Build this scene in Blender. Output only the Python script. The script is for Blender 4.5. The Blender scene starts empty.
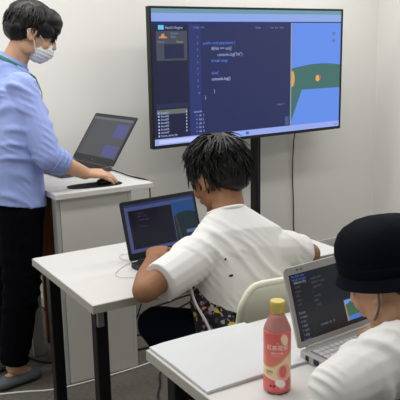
import bpy, bmesh, math, random
from mathutils import Vector, Matrix, noise
random.seed(7)
PI = math.pi
V = Vector
SC = bpy.context.scene
COL = SC.collection

# ------------------------------------------------------------------ materials
def lin(c):
    return tuple((x/255/12.92 if x/255 <= .04045 else ((x/255+.055)/1.055)**2.4) for x in c) + (1,)

def mat(name, rgb, rough=.6, spec=.4, metal=0, bump=0, bscale=200, var=0, vscale=20, emis=None, estr=0,
        trans=0, alpha=1, sheen=0, stretch=None, coat=0, ior=1.45, rgb2=None):
    m = bpy.data.materials.new(name); m.use_nodes = True
    nt = m.node_tree; b = nt.nodes['Principled BSDF']
    b.inputs['Base Color'].default_value = lin(rgb)
    b.inputs['Roughness'].default_value = rough
    b.inputs['Specular IOR Level'].default_value = spec
    b.inputs['Metallic'].default_value = metal
    b.inputs['Transmission Weight'].default_value = trans
    b.inputs['IOR'].default_value = ior
    b.inputs['Alpha'].default_value = alpha
    b.inputs['Sheen Weight'].default_value = sheen
    b.inputs['Coat Weight'].default_value = coat
    if emis:
        b.inputs['Emission Color'].default_value = lin(emis); b.inputs['Emission Strength'].default_value = estr
    tc = nt.nodes.new('ShaderNodeTexCoord'); mp = nt.nodes.new('ShaderNodeMapping')
    nt.links.new(tc.outputs['Object'], mp.inputs[0])
    if stretch: mp.inputs['Scale'].default_value = stretch
    if var or rgb2:
        n = nt.nodes.new('ShaderNodeTexNoise'); n.inputs['Scale'].default_value = vscale; n.inputs['Detail'].default_value = 4
        nt.links.new(mp.outputs[0], n.inputs['Vector'])
        r = nt.nodes.new('ShaderNodeValToRGB')
        a = lin(rgb); c2 = lin(rgb2) if rgb2 else tuple(x*(1-var) for x in a[:3])+(1,)
        r.color_ramp.elements[0].color = c2; r.color_ramp.elements[0].position = .35
        r.color_ramp.elements[1].color = a; r.color_ramp.elements[1].position = .65
        nt.links.new(n.outputs['Fac'], r.inputs[0]); nt.links.new(r.outputs[0], b.inputs['Base Color'])
    if bump:
        n = nt.nodes.new('ShaderNodeTexNoise'); n.inputs['Scale'].default_value = bscale; n.inputs['Detail'].default_value = 3
        nt.links.new(mp.outputs[0], n.inputs['Vector'])
        bp = nt.nodes.new('ShaderNodeBump'); bp.inputs['Strength'].default_value = bump; bp.inputs['Distance'].default_value = .004
        nt.links.new(n.outputs['Fac'], bp.inputs['Height']); nt.links.new(bp.outputs[0], b.inputs['Normal'])
    return m

def glow(name, rgb, s=1.0):           # pixels of a screen
    return mat(name, (8, 8, 10), rough=.22, spec=.45, emis=rgb, estr=s)

M = {}
M['wall'] = mat('painted_wall', (228, 228, 224), rough=.85, bump=.05, bscale=60, var=.02, vscale=1.5)
M['wall_dark'] = mat('wall_trim_paint', (205, 205, 200), rough=.7)
M['ceiling'] = mat('ceiling_board', (215, 214, 210), rough=.9, bump=.1, bscale=150)
M['lam'] = mat('white_laminate', (203, 203, 201), rough=.4, spec=.4)
M['edge'] = mat('laminate_edge', (172, 170, 164), rough=.5)
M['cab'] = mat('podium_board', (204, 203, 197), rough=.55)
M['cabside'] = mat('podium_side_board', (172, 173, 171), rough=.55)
M['wood'] = mat('brown_wood', (122, 78, 48), rough=.5, var=.4, vscale=14, stretch=(6, 6, .6))
M['blackmetal'] = mat('black_painted_steel', (14, 14, 17), rough=.4, spec=.4)
M['greymetal'] = mat('grey_bracket_steel', (150, 152, 155), rough=.35, metal=.6)
M['blackplastic'] = mat('black_plastic', (26, 26, 28), rough=.45)
M['lapblack'] = mat('black_laptop_plastic', (36, 37, 42), rough=.42)
M['lapbrown'] = mat('taupe_laptop_deck', (84, 76, 78), rough=.45)
M['silver'] = mat('silver_magnesium', (176, 177, 176), rough=.38, metal=.25)
M['key_s'] = mat('silver_keys', (190, 191, 194), rough=.5)
M['key_gap'] = mat('key_gap_grey', (92, 94, 100), rough=.6)
M['key_b'] = mat('black_keys', (22, 22, 24), rough=.5)
M['skin'] = mat('skin_pale', (200, 158, 128), rough=.55, spec=.3, var=.06, vscale=25)
M['skin_tan'] = mat('skin_tan', (150, 108, 80), rough=.55, spec=.3, var=.08, vscale=25)
M['hair'] = mat('black_hair', (17, 16, 18), rough=.42, spec=.4, bump=.35, bscale=90, stretch=(3, 3, .4))
M['tee'] = mat('white_cotton', (222, 222, 221), rough=.9, sheen=.1, bump=.12, bscale=40)
M['blue'] = mat('light_blue_oxford', (146, 163, 220), rough=.85, sheen=.15, bump=.15, bscale=45)
M['blue_d'] = mat('light_blue_cuff', (138, 154, 212), rough=.85, bump=.2, bscale=60)
M['navy'] = mat('navy_trousers', (6, 7, 12), rough=.9, bump=.25, bscale=40, spec=.08)
M['navy2'] = mat('dark_navy_cotton', (10, 17, 32), rough=.9, spec=.1, bump=.2, bscale=40)
M['black_hat'] = mat('black_hat_twill', (9, 12, 19), rough=.85, bump=.2, bscale=300, spec=.08)
M['mask'] = mat('pleated_mask_white', (222, 225, 230), rough=.8)
M['green'] = mat('green_lanyard_ribbon', (22, 104, 82), rough=.6)
M['slipper'] = mat('grey_slipper_felt', (88, 92, 98), rough=.9, bump=.3, bscale=200)
M['cord'] = mat('black_rubber_cord', (18, 18, 20), rough=.5)
M['cordw'] = mat('white_rubber_cord', (212, 210, 205), rough=.5)
M['chair'] = mat('cream_plastic', (226, 225, 206), rough=.4, spec=.4)
M['pad'] = mat('white_cover', (200, 203, 206), rough=.5)
M['mousepad'] = mat('black_mouse_mat_cloth', (18, 18, 20), rough=.9)
M['eye'] = mat('eye_white', (225, 220, 215), rough=.2)
M['stitch'] = mat('tee_print_black', (20, 20, 22), rough=.7)

# carpet: fine loop noise with directional streaks
def carpet():
    m = bpy.data.materials.new('grey_carpet'); m.use_nodes = True
    nt = m.node_tree; b = nt.nodes['Principled BSDF']; b.inputs['Roughness'].default_value = .95
    b.inputs['Specular IOR Level'].default_value = .1
    tc = nt.nodes.new('ShaderNodeTexCoord')
    mp = nt.nodes.new('ShaderNodeMapping'); mp.inputs['Scale'].default_value = (40, 260, 40)
    nt.links.new(tc.outputs['Object'], mp.inputs[0])
    n1 = nt.nodes.new('ShaderNodeTexNoise'); n1.inputs['Scale'].default_value = 1; n1.inputs['Detail'].default_value = 3
    nt.links.new(mp.outputs[0], n1.inputs['Vector'])
    n2 = nt.nodes.new('ShaderNodeTexNoise'); n2.inputs['Scale'].default_value = 3
    nt.links.new(tc.outputs['Object'], n2.inputs['Vector'])
    r = nt.nodes.new('ShaderNodeValToRGB')
    r.color_ramp.elements[0].color = lin((70, 67, 63)); r.color_ramp.elements[0].position = .3
    r.color_ramp.elements[1].color = lin((114, 109, 103)); r.color_ramp.elements[1].position = .7
    mx = nt.nodes.new('ShaderNodeMath'); mx.operation = 'MULTIPLY_ADD'; mx.inputs[1].default_value = .8
    sc = nt.nodes.new('ShaderNodeMath'); sc.operation = 'MULTIPLY'; sc.inputs[1].default_value = .2
    nt.links.new(n2.outputs['Fac'], sc.inputs[0]); nt.links.new(n1.outputs['Fac'], mx.inputs[0]); nt.links.new(sc.outputs[0], mx.inputs[2])
    nt.links.new(mx.outputs[0], r.inputs[0]); nt.links.new(r.outputs[0], b.inputs['Base Color'])
    bp = nt.nodes.new('ShaderNodeBump'); bp.inputs['Strength'].default_value = .5; bp.inputs['Distance'].default_value = .003
    nt.links.new(n1.outputs['Fac'], bp.inputs['Height']); nt.links.new(bp.outputs[0], b.inputs['Normal'])
    return m
M['carpet'] = carpet()

def floral():
    m = bpy.data.materials.new('floral_print_cotton'); m.use_nodes = True
    nt = m.node_tree; b = nt.nodes['Principled BSDF']; b.inputs['Roughness'].default_value = .9
    tc = nt.nodes.new('ShaderNodeTexCoord')
    v = nt.nodes.new('ShaderNodeTexVoronoi'); v.inputs['Scale'].default_value = 95
    nt.links.new(tc.outputs['Object'], v.inputs['Vector'])
    s = nt.nodes.new('ShaderNodeSeparateColor'); nt.links.new(v.outputs['Color'], s.inputs[0])
    r = nt.nodes.new('ShaderNodeValToRGB'); r.color_ramp.interpolation = 'CONSTANT'
    e = r.color_ramp.elements
    e[0].position = 0; e[0].color = lin((22, 22, 28)); e[1].position = .5; e[1].color = lin((150, 146, 154))
    for p, c in ((.60, (30, 28, 36)), (.76, (200, 182, 70)), (.81, (70, 60, 76)), (.88, (150, 100, 130)), (.92, (24, 24, 30)), (.97, (205, 130, 90))):
        x = e.new(p); x.color = lin(c)
    nt.links.new(s.outputs[0], r.inputs[0]); nt.links.new(r.outputs[0], b.inputs['Base Color'])
    return m
M['floral'] = floral()

# ------------------------------------------------------------------ mesh helpers
def link(name, me, m, parent=None, smooth=False):
    o = bpy.data.objects.new(name, me); COL.objects.link(o)
    if isinstance(m, (list, tuple)):
        for x in m: me.materials.append(x)
    elif m: me.materials.append(m)
    if smooth:
        for p in me.polygons: p.use_smooth = True
    if parent: o.parent = parent
    return o

def fin(name, bm, m, parent=None, smooth=False, bevel=0, seg=2):
    bmesh.ops.recalc_face_normals(bm, faces=bm.faces)
    me = bpy.data.meshes.new(name); bm.to_mesh(me); bm.free()
    o = link(name, me, m, parent, smooth)
    if bevel:
        b = o.modifiers.new('bevel', 'BEVEL'); b.width = bevel; b.segments = seg; b.limit_method = 'ANGLE'
    return o

def empty(name, loc, rz, label, cat, group=None):
    o = bpy.data.objects.new(name, None); COL.objects.link(o); o.empty_display_size = .05
    o.location = loc; o.rotation_euler = (0, 0, rz); o['label'] = label; o['category'] = cat
    if group: o['group'] = group
    return o

def tag(o, label, cat, group=None):
    o['label'] = label; o['category'] = cat
    if group: o['group'] = group
    return o

def struct(o):
    o['kind'] = 'structure'; return o

def box(bm, x0, x1, y0, y1, z0, z1, T=None):
    vs = [bm.verts.new((x, y, z)) for x in (x0, x1) for y in (y0, y1) for z in (z0, z1)]
    if T:
        for v in vs: v.co = T @ v.co
    for f in ((0, 1, 3, 2), (4, 6, 7, 5), (0, 4, 5, 1), (2, 3, 7, 6), (0, 2, 6, 4), (1, 5, 7, 3)):
        bm.faces.new([vs[i] for i in f])

def boxo(name, dims, m, parent=None, bevel=0, T=None):
    bm = bmesh.new(); box(bm, *dims, T=T); return fin(name, bm, m, parent, bevel=bevel)

def frame_of(d):
    d = d.normalized(); a = V((0, 0, 1)) if abs(d.z) < .9 else V((1, 0, 0))
    x = d.cross(a).normalized(); return x, x.cross(d).normalized() * -1

def rings(bm, rs, close=True):
    for a, b in zip(rs[:-1], rs[1:]):
        n = len(a)
        for i in range(n): bm.faces.new((a[i], a[(i+1) % n], b[(i+1) % n], b[i]))
    if close:
        bm.faces.new(rs[0][::-1]); bm.faces.new(rs[-1])

def cap(bm, p0, r0, p1, r1, f0=False, f1=False, n=16):
    p0, p1 = V(p0), V(p1); d = p1-p0
    if d.length < 1e-6: d = V((0, 0, 1e-4))
    dn = d.normalized(); x, y = frame_of(d); rs = []
    def ring(c, r): rs.append([bm.verts.new(c+(x*math.cos(2*PI*i/n)+y*math.sin(2*PI*i/n))*r) for i in range(n)])
    if f0: ring(p0, r0)
    else:
        for k in range(1, 6): a = PI/2*(k/5); ring(p0-dn*r0*math.cos(a), max(r0*math.sin(a), 1e-4))
    if f1: ring(p1, r1)
    else:
        for k in range(0, 5): a = PI/2*(k/5); ring(p1+dn*r1*math.sin(a), max(r1*math.cos(a), 1e-4))
    rings(bm, rs)

def ell(bm, c, r, R=None, n=20):
    T = Matrix.Translation(V(c)) @ (R.to_4x4() if R else Matrix()) @ Matrix.Diagonal(V(r).to_4d() if len(r) == 4 else V((r[0], r[1], r[2], 1)))
    bmesh.ops.create_uvsphere(bm, u_segments=n, v_segments=n//2+2, radius=1, matrix=T)

def loft(bm, secs, n=24, sq=2.2):
    """secs: (centre, half-width vector, half-depth vector) rounded sections"""
    rs = []
    for c, a, b in secs:
        c, a, b = V(c), V(a), V(b); ring = []
        for i in range(n):
            t = 2*PI*i/n; ct, st = math.cos(t), math.sin(t)
            ring.append(bm.verts.new(c+a*math.copysign(abs(ct)**(2/sq), ct)+b*math.copysign(abs(st)**(2/sq), st)))
        rs.append(ring)
    rings(bm, rs)

def lathe(bm, prof, n=32, c=(0, 0, 0), T=None):
    rs = []
    for r, z in prof:
        ring = []
        for i in range(n):
            p = V((c[0]+r*math.cos(2*PI*i/n), c[1]+r*math.sin(2*PI*i/n), c[2]+z))
            ring.append(bm.verts.new(T @ p if T else p))
        rs.append(ring)
    rings(bm, rs)

def grow(name, bm, m, parent, voxel=.005, smooth=4, fold=None, clip=None):
    """fuse overlapping solids into one continuous skin"""
    bmesh.ops.recalc_face_normals(bm, faces=bm.faces)
    me = bpy.data.meshes.new(name+'_src'); bm.to_mesh(me); bm.free()
    t = bpy.data.objects.new('tmp', me); COL.objects.link(t)
    r = t.modifiers.new('r', 'REMESH'); r.mode = 'VOXEL'; r.voxel_size = voxel
    s = t.modifiers.new('s', 'SMOOTH'); s.factor = .5; s.iterations = smooth
    dg = bpy.context.evaluated_depsgraph_get(); ev = t.evaluated_get(dg)
    out = bpy.data.meshes.new_from_object(ev); out.name = name
    bpy.data.objects.remove(t); bpy.data.meshes.remove(me)
    if fold:
        ns = [v.normal.copy() for v in out.vertices]
        for v, nn in zip(out.vertices, ns): v.co += nn*fold(v.co)
    if clip:
        b2 = bmesh.new(); b2.from_mesh(out)
        for co, no in clip:
            bmesh.ops.bisect_plane(b2, geom=b2.verts[:]+b2.edges[:]+b2.faces[:], plane_co=co, plane_no=no, clear_outer=True)
        b2.to_mesh(out); b2.free()
    out.materials.clear()
    return link(name, out, m, parent, smooth=True)

def folds(amp, d, wl, seed=0, amp2=0):
    """soft cloth creases: ridges across direction d, bent and broken up by slow noise"""
    d = V(d).normalized()
    def f(p):
        o = V((seed, seed*.7, 1.3))
        ph = d.dot(p)*2*PI/wl + 9*noise.noise(p*4+o)
        m = min(1, max(0, noise.noise(p*7+o*2)*2+.25))
        ph2 = (d+V((.5, -.4, .3))).dot(p)*2*PI/(wl*.6) + 8*noise.noise(p*6-o)
        m2 = min(1, max(0, noise.noise(p*9-o)*2))
        return amp*m*((math.sin(ph)*.5+.5)**2.2*1.6-.5) + .5*amp*m2*(math.sin(ph2)*.5+.5)**2 + amp2*noise.noise(p*5.5+o)
    return f

def tube(name, pts, r, m, parent=None, res=6):
    cu = bpy.data.curves.new(name+'_c', 'CURVE'); cu.dimensions = '3D'; cu.bevel_depth = r; cu.bevel_resolution = 2; cu.resolution_u = res
    sp = cu.splines.new('NURBS'); sp.points.add(len(pts)-1)
    for i, p in enumerate(pts): sp.points[i].co = (*p, 1)
    sp.use_endpoint_u = True; sp.order_u = 3
    t = bpy.data.objects.new('tmp', cu); COL.objects.link(t)
    dg = bpy.context.evaluated_depsgraph_get(); me = bpy.data.meshes.new_from_object(t.evaluated_get(dg)); me.name = name
    bpy.data.objects.remove(t); me.materials.clear()
    return link(name, me, m, parent, smooth=True)

def textmesh(body, size, align='LEFT', spacing=1.0, bold=0):
    cu = bpy.data.curves.new('t', 'FONT'); cu.body = body; cu.size = size; cu.align_x = align; cu.space_line = spacing
    cu.offset = bold; cu.resolution_u = 2
    t = bpy.data.objects.new('tmp', cu); COL.objects.link(t)
    dg = bpy.context.evaluated_depsgraph_get(); me = bpy.data.meshes.new_from_object(t.evaluated_get(dg))
    bpy.data.objects.remove(t); me.materials.clear(); return me

# ------------------------------------------------------------------ camera and render look
def camera():
    p, r, a = math.radians(12.63), math.radians(-1.0), math.radians(90-31.0)
    fw = V((math.cos(p)*math.cos(a), math.cos(p)*math.sin(a), -math.sin(p))); R = V((math.sin(a), -math.cos(a), 0)); U = R.cross(fw)
    R2 = R*math.cos(r)+U*math.sin(r); U2 = -R*math.sin(r)+U*math.cos(r)
    cd = bpy.data.cameras.new('camera'); cd.sensor_width = 36; cd.lens = 36*700/400; cd.clip_start = .05
    o = bpy.data.objects.new('camera', cd); COL.objects.link(o)
    m = Matrix((R2, U2, -fw)).transposed().to_4x4(); m.translation = V((0, 0, 1.5)); o.matrix_world = m
    SC.camera = o
camera()
SC.view_settings.view_transform = 'Standard'; SC.view_settings.look = 'None'; SC.view_settings.gamma = 1
SC.view_settings.use_curve_mapping = False
SC.view_settings.exposure = 0
w = bpy.data.worlds.new('w'); SC.world = w; w.use_nodes = True
w.node_tree.nodes['Background'].inputs[0].default_value = (.8, .85, 1, 1); w.node_tree.nodes['Background'].inputs[1].default_value = .1

# ------------------------------------------------------------------ room shell
WX0, WX1, WY0, WY1, CH = -2.6, 3.80, -3.2, 3.79, 2.6
struct(boxo('floor', (WX0-.1, WX1+.1, WY0-.1, WY1+.1, -.1, 0), M['carpet']))
struct(boxo('ceiling', (WX0-.1, WX1+.1, WY0-.1, WY1+.1, CH, CH+.1), M['ceiling']))
struct(boxo('wall_front', (WX0-.1, WX1+.1, WY1, WY1+.1, 0, CH), M['wall']))
struct(boxo('wall_right', (WX1, WX1+.1, WY0, WY1, 0, CH), M['wall']))
struct(boxo('wall_left', (WX0-.1, WX0, WY0, WY1, 0, CH), M['wall']))
struct(boxo('wall_back', (WX0-.1, WX1+.1, WY0-.1, WY0, 0, CH), M['wall']))
struct(boxo('baseboard_front', (WX0, WX1-.012, WY1-.012, WY1, 0, .07), M['wall_dark']))
struct(boxo('baseboard_right', (WX1-.012, WX1, WY0, WY1-.012, 0, .07), M['wall_dark']))

def lamp(x, y, sx, sy, e):
    l = bpy.data.lights.new('ceiling_lamp', 'AREA'); l.shape = 'RECTANGLE'; l.size = sx; l.size_y = sy; l.energy = e; l.color = (1, .985, .955)
    o = bpy.data.objects.new('ceiling_lamp', l); COL.objects.link(o); o.location = (x, y, CH-.03)
for y, e in ((-1.5, 5), (.5, 8.5), (2.0, 14), (3.05, 18.5)):
    for x in (-1.1, .85, 2.8): lamp(x, y, 1.2, .3, e)

# ------------------------------------------------------------------ desks
def desk(loc, label):
    W, D, H = 1.03, .585, .72
    t = empty('white_desk', loc, 0, label, 'desk', 'white desks with black legs')
    boxo('tabletop', (0, W, -D, 0, H-.03, H), M['lam'], t, bevel=.003)
    boxo('edge_band', (-.0012, W+.0012, -D-.0012, .0012, H-.0285, H-.0022), M['edge'], t)
    for x in (.05, W-.05):
        for y in (-.075, -D+.075):
            boxo('leg', (x-.021, x+.021, y-.021, y+.021, .012, H-.03), M['blackmetal'], t, bevel=.004)
            boxo('foot_cap', (x-.023, x+.023, y-.023, y+.023, 0, .014), M['blackplastic'], t)
    boxo('frame_rail', (.071, W-.071, -.09, -.06, H-.062, H-.031), M['blackmetal'], t)
    boxo('bracket', (.03, .052, -D+.04, -D+.053, H-.095, H-.032), M['greymetal'], t, bevel=.002)
    return t
desk((.757, 2.494, 0), 'white desk with black legs in the middle, carrying the black laptop')
desk((.751, 1.535, 0), 'white desk at the front holding the pink drink bottle and silver laptop')

# flat white cover lying on the front desk
bm = bmesh.new()
secs = [(.757, .001), (.80, .004), (.90, .005), (.99, .003), (1.06, .001)]
rs = []
for x, h in secs:
    yn = 1.243; yf = 1.531
    rs.append([bm.verts.new(p) for p in ((x, yn, .7205), (x, yf, .7205), (x, yf, .7265+h), (x, (yn+yf)/2, .7285+h), (x, yn, .7265+h*.6))])
rings(bm, rs)
o = fin('flat_folder', bm, M['pad'], bevel=.0015)
tag(o, 'closed flat white folder lying on the left end of the front desk', 'folder')

# ------------------------------------------------------------------ podium
pod = empty('podium', (.985, 2.81, 0), 0, 'tall white podium cabinet with brown inner board under the standing person\'s laptop', 'podium')
def pb(name, d, m, bevel=.002, parent=None): return boxo(name, d, m, parent or pod, bevel=bevel)
pb('top', (-.025, .44, -.03, .82, .862, .887), M['lam'], .003)
pb('front_panel', (0.005, .325, 0, .02, 0, .862), M['cab'])
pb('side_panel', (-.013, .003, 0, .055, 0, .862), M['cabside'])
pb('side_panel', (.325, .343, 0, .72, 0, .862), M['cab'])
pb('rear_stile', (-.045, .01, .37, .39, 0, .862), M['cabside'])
pb('inner_board', (.065, .32, .49, .51, 0, .862), M['wood'])
pb('shelf', (.01, .32, .39, .485, .40, .418), M['cab'])

# ------------------------------------------------------------------ television
TVY = math.radians(3.5)
tv = empty('television', (1.745, 3.40, .934), TVY, 'large black flat television showing a code editor and a game view', 'television')
TW, TH = 1.44, .762
bm = bmesh.new(); box(bm, 0, TW, 0, .03, 0, TH); fin('back_shell', bm, M['blackplastic'], tv, bevel=.004)
boxo('back_bulge', (.25, TW-.25, .03, .06, .08, .55), M['blackplastic'], tv, bevel=.01)
def bez():
    bm = bmesh.new(); b = .012; y0 = -.008
    box(bm, 0, TW, y0, -.0002, TH-b, TH); box(bm, 0, TW, y0, -.0002, 0, b+.006)
    box(bm, 0, b, y0, -.0002, b+.006, TH-b); box(bm, TW-b, TW, y0, -.0002, b+.006, TH-b)
    return fin('bezel', bm, M['blackplastic'], tv)
bez()
def poly(parent, name, pts, m, lay, fx, off=.0005):
    """flat patch on a screen: pts in (u,v), v down; fx maps (u, v, depth) to local space"""
    bm = bmesh.new(); vs = [bm.verts.new(fx(u, v, lay*off)) for u, v in pts]; bm.faces.new(vs)
    me = bpy.data.meshes.new(name); bm.to_mesh(me); bm.free(); return link(name, me, m, parent)
def rc(u0, u1, v0, v1): return [(u0, v1), (u1, v1), (u1, v0), (u0, v0)]
def words(parent, name, body, u, v, size, m, lay, fx, W, Hh, sp=1.0, off=.0005, bold=0):
    me = textmesh(body, size, spacing=sp, bold=bold)
    for p in me.vertices:
        p.co = V(fx(u+p.co.x/W, v-p.co.y/Hh, lay*off))
    return link(name, me, m, parent)
scr = boxo('screen', (.012, TW-.012, -.003, -.0003, .018, TH-.012), glow('tv_panel_black', (20, 22, 50), .6), tv)
SW, SH = TW-.024, TH-.03
def fxt(u, v, d): return V((.012+u*SW, -.0034-d, TH-.012-v*SH))
G = {}
def g(name, rgb, s=1.0):
    if name not in G: G[name] = glow(name, rgb, s)
    return G[name]
def tp(name, pts, m, lay): return poly(scr, name, pts, m, lay, fxt)
tp('browser_bar', rc(0, 1, 0, .032), g('pix_teal', (104, 150, 166), 1), 0)
tp('address_bar', rc(0, 1, .032, .092), g('pix_lavender', (140, 166, 228), 1), 0)
tp('bookmark_bar', rc(0, .70, .092, .112), g('pix_navy_hd', (26, 44, 112), .9), 0)
tp('editor_background', rc(0, .70, .112, .952), g('pix_navy', (35, 44, 90), .95), 0)
tp('side_bar', rc(0, .165, .112, .952), g('pix_side', (30, 34, 66), .9), 1)
tp('code_gutter', rc(.17, .225, .112, .952), g('pix_gut', (44, 54, 112), .95), 1)
tp('project_card', rc(.02, .16, .16, .375), g('pix_olive', (74, 78, 88), .9), 2)
tp('card_window', rc(.055, .145, .255, .36), g('pix_side2', (36, 42, 78), .9), 3)
tp('logo_tile', rc(.03, .055, .118, .15), g('pix_cyan', (90, 190, 235), 1.1), 3)
tp('orange_icon', [(.03, .212), (.07, .212), (.066, .200), (.058, .200), (.056, .180), (.045, .180), (.042, .200), (.034, .200)], g('pix_orange', (206, 140, 96), 1), 3)
tp('asset_list_head', rc(.012, .16, .69, .725), g('pix_list', (40, 46, 82), .9), 2)
tp('selected_row', rc(.014, .155, .735, .77), g('pix_row', (104, 112, 108), .95), 3)
white = g('pix_white', (168, 180, 220), 1); blu = g('pix_kw', (92, 130, 225), 1); dimw = g('pix_dim', (128, 140, 190), .9)
def tw(name, body, u, v, size, m, sp=1.0, bold=0): return words(scr, name, body, u, v, size, m, 5, fxt, SW, SH, sp, bold=bold)
tw('title_text', 'HackU Engine', .06, .145, .020, white)
tw('card_text', 'Scene1\nMain', .085, .185, .018, dimw)
tw('card_caption', 'Objects', .022, .245, .016, dimw)
tw('card_caption', 'Assets', .11, .245, .016, g('pix_yel2', (170, 170, 110), .9))
for k in range(8):
    v = .762+k*.0262*1
    tw('row_text', ('Asset%02d' % (k+1)) if k != 7 else 'Scene_asset_list', .03, .765+k*.0245, .0165, white, bold=.0001)
    tp('row_mark', rc(.018, .025, .752+k*.0245, .765+k*.0245), white, 4)
    if k < 7: tp('row_mark', rc(.148, .153, .752+k*.0245, .765+k*.0245), white, 4)
tw('tab_text', 'Code   File', .19, .143, .017, dimw)
tw('code_line', 'public void play(start) {', .235, .262, .024, blu)
tw('code_line', 'if(Hit == on){', .275, .305, .026, white)
tw('code_line', 'console.log("hit")', .305, .352, .026, white)
tw('code_line', 'break stop;', .275, .397, .026, blu)
tw('code_line', 'else{', .275, .49, .026, blu)
tw('code_line', 'console.log()', .275, .537, .026, white, bold=.0002)
tw('code_line', '}', .285, .63, .026, white, bold=.0001)
tw('code_line', '}', .24, .675, .026, white, bold=.0001)
for k in range(10): tw('line_number', str(k+1), .205, .215+k*.0465, .018, dimw)
tw('menu_text', 'Script', .5, .145, .017, dimw)
tw('menu_text', 'Save   Run   View', .58, .145, .015, dimw)
tw('console_text', 'console\n   >  ok  1\n   >  hit 2\n   >  ok  3\n   >  hit 4\n   >  ok  5', .185, .775, .018, white, 1.25)
tw('console_text', 'output  v', .62, .77, .017, dimw)
tp('task_bar', rc(0, 1, .952, 1), g('pix_task', (150, 168, 236), 1), 1)
tp('task_item', rc(.02, .2, .962, .99), g('pix_task2', (190, 202, 246), 1), 2)
for k in range(7): tp('task_icon', rc(.27+k*.03, .285+k*.03, .965, .988), [g('pix_ic1', (60, 90, 190), 1), g('pix_white', 0), g('pix_cyan', 0)][k % 3], 2)
tp('pane_divider', rc(.697, .703, .10, .952), g('pix_div', (150, 160, 175), .9), 2)
tp('game_sky', rc(.703, 1, .10, .952), g('pix_sky', (96, 140, 232), 1), 0)
hill = [(.703, .952)]+[(.703, .50)]
for k in range(13):
    u = .703+.297*k/12; hill.append((u, .475-.035*math.sin(PI*(u-.70)/.36)))
grn = g('pix_green', (64, 110, 106), .95)
tp('green_hill', [(.703, .92)]+hill[1:]+[(1, .655), (.765, .655)], grn, 1)
tp('game_ball', [(.86+.013*math.cos(a*PI/5), .565+.028*math.sin(a*PI/5)) for a in range(10, 0, -1)], g('pix_or2', (226, 170, 90), 1), 2)
tp('game_ball_cap', [(.867, .545), (.872, .58), (.880, .57), (.877, .54)], g('pix_red', (200, 80, 90), 1), 3)
tp('game_coin', [(.703, .63), (.715, .62), (.722, .58), (.722, .54), (.715, .50), (.703, .49)], g('pix_yel', (216, 160, 70), 1), 3)
tp('phone_icon', rc(.668, .69, .87, .945), g('pix_icon', (70, 84, 130), 1), 2)
for v in (.19, .25): tp('game_button', [(.955+.010*math.cos(a*PI/4), v+.018*math.sin(a*PI/4)) for a in range(8, 0, -1)], g('pix_btn', (88, 118, 180), 1), 2)
tw('corner_text', '16:20', .965, .985, .014, g('pix_ic1', 0))

# stand of the television
st = empty('television_stand', (2.535, 3.535, 0), TVY, 'black floor stand holding up the large television', 'television stand')
boxo('pole', (-.018, .018, -.03, .03, .02, 1.30), M['blackmetal'], st, bevel=.004)
boxo('base_plate', (-.40, .40, -.20, .19, 0, .02), M['blackmetal'], st, bevel=.004)
boxo('mount_plate', (-.16, .16, -.042, -.031, 1.0, 1.32), M['blackmetal'], st)
tube('power_cable', [(3.01, 3.50, .97), (3.02, 3.74, .93), (3.03, 3.776, .84), (3.022, 3.776, .6), (3.035, 3.776, .4), (3.04, 3.776, .2), (3.04, 3.76, .02)], .004, M['cord'])
tag(bpy.data.objects['power_cable'], 'thin black cable hanging down the wall from the television', 'cable')

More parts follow.
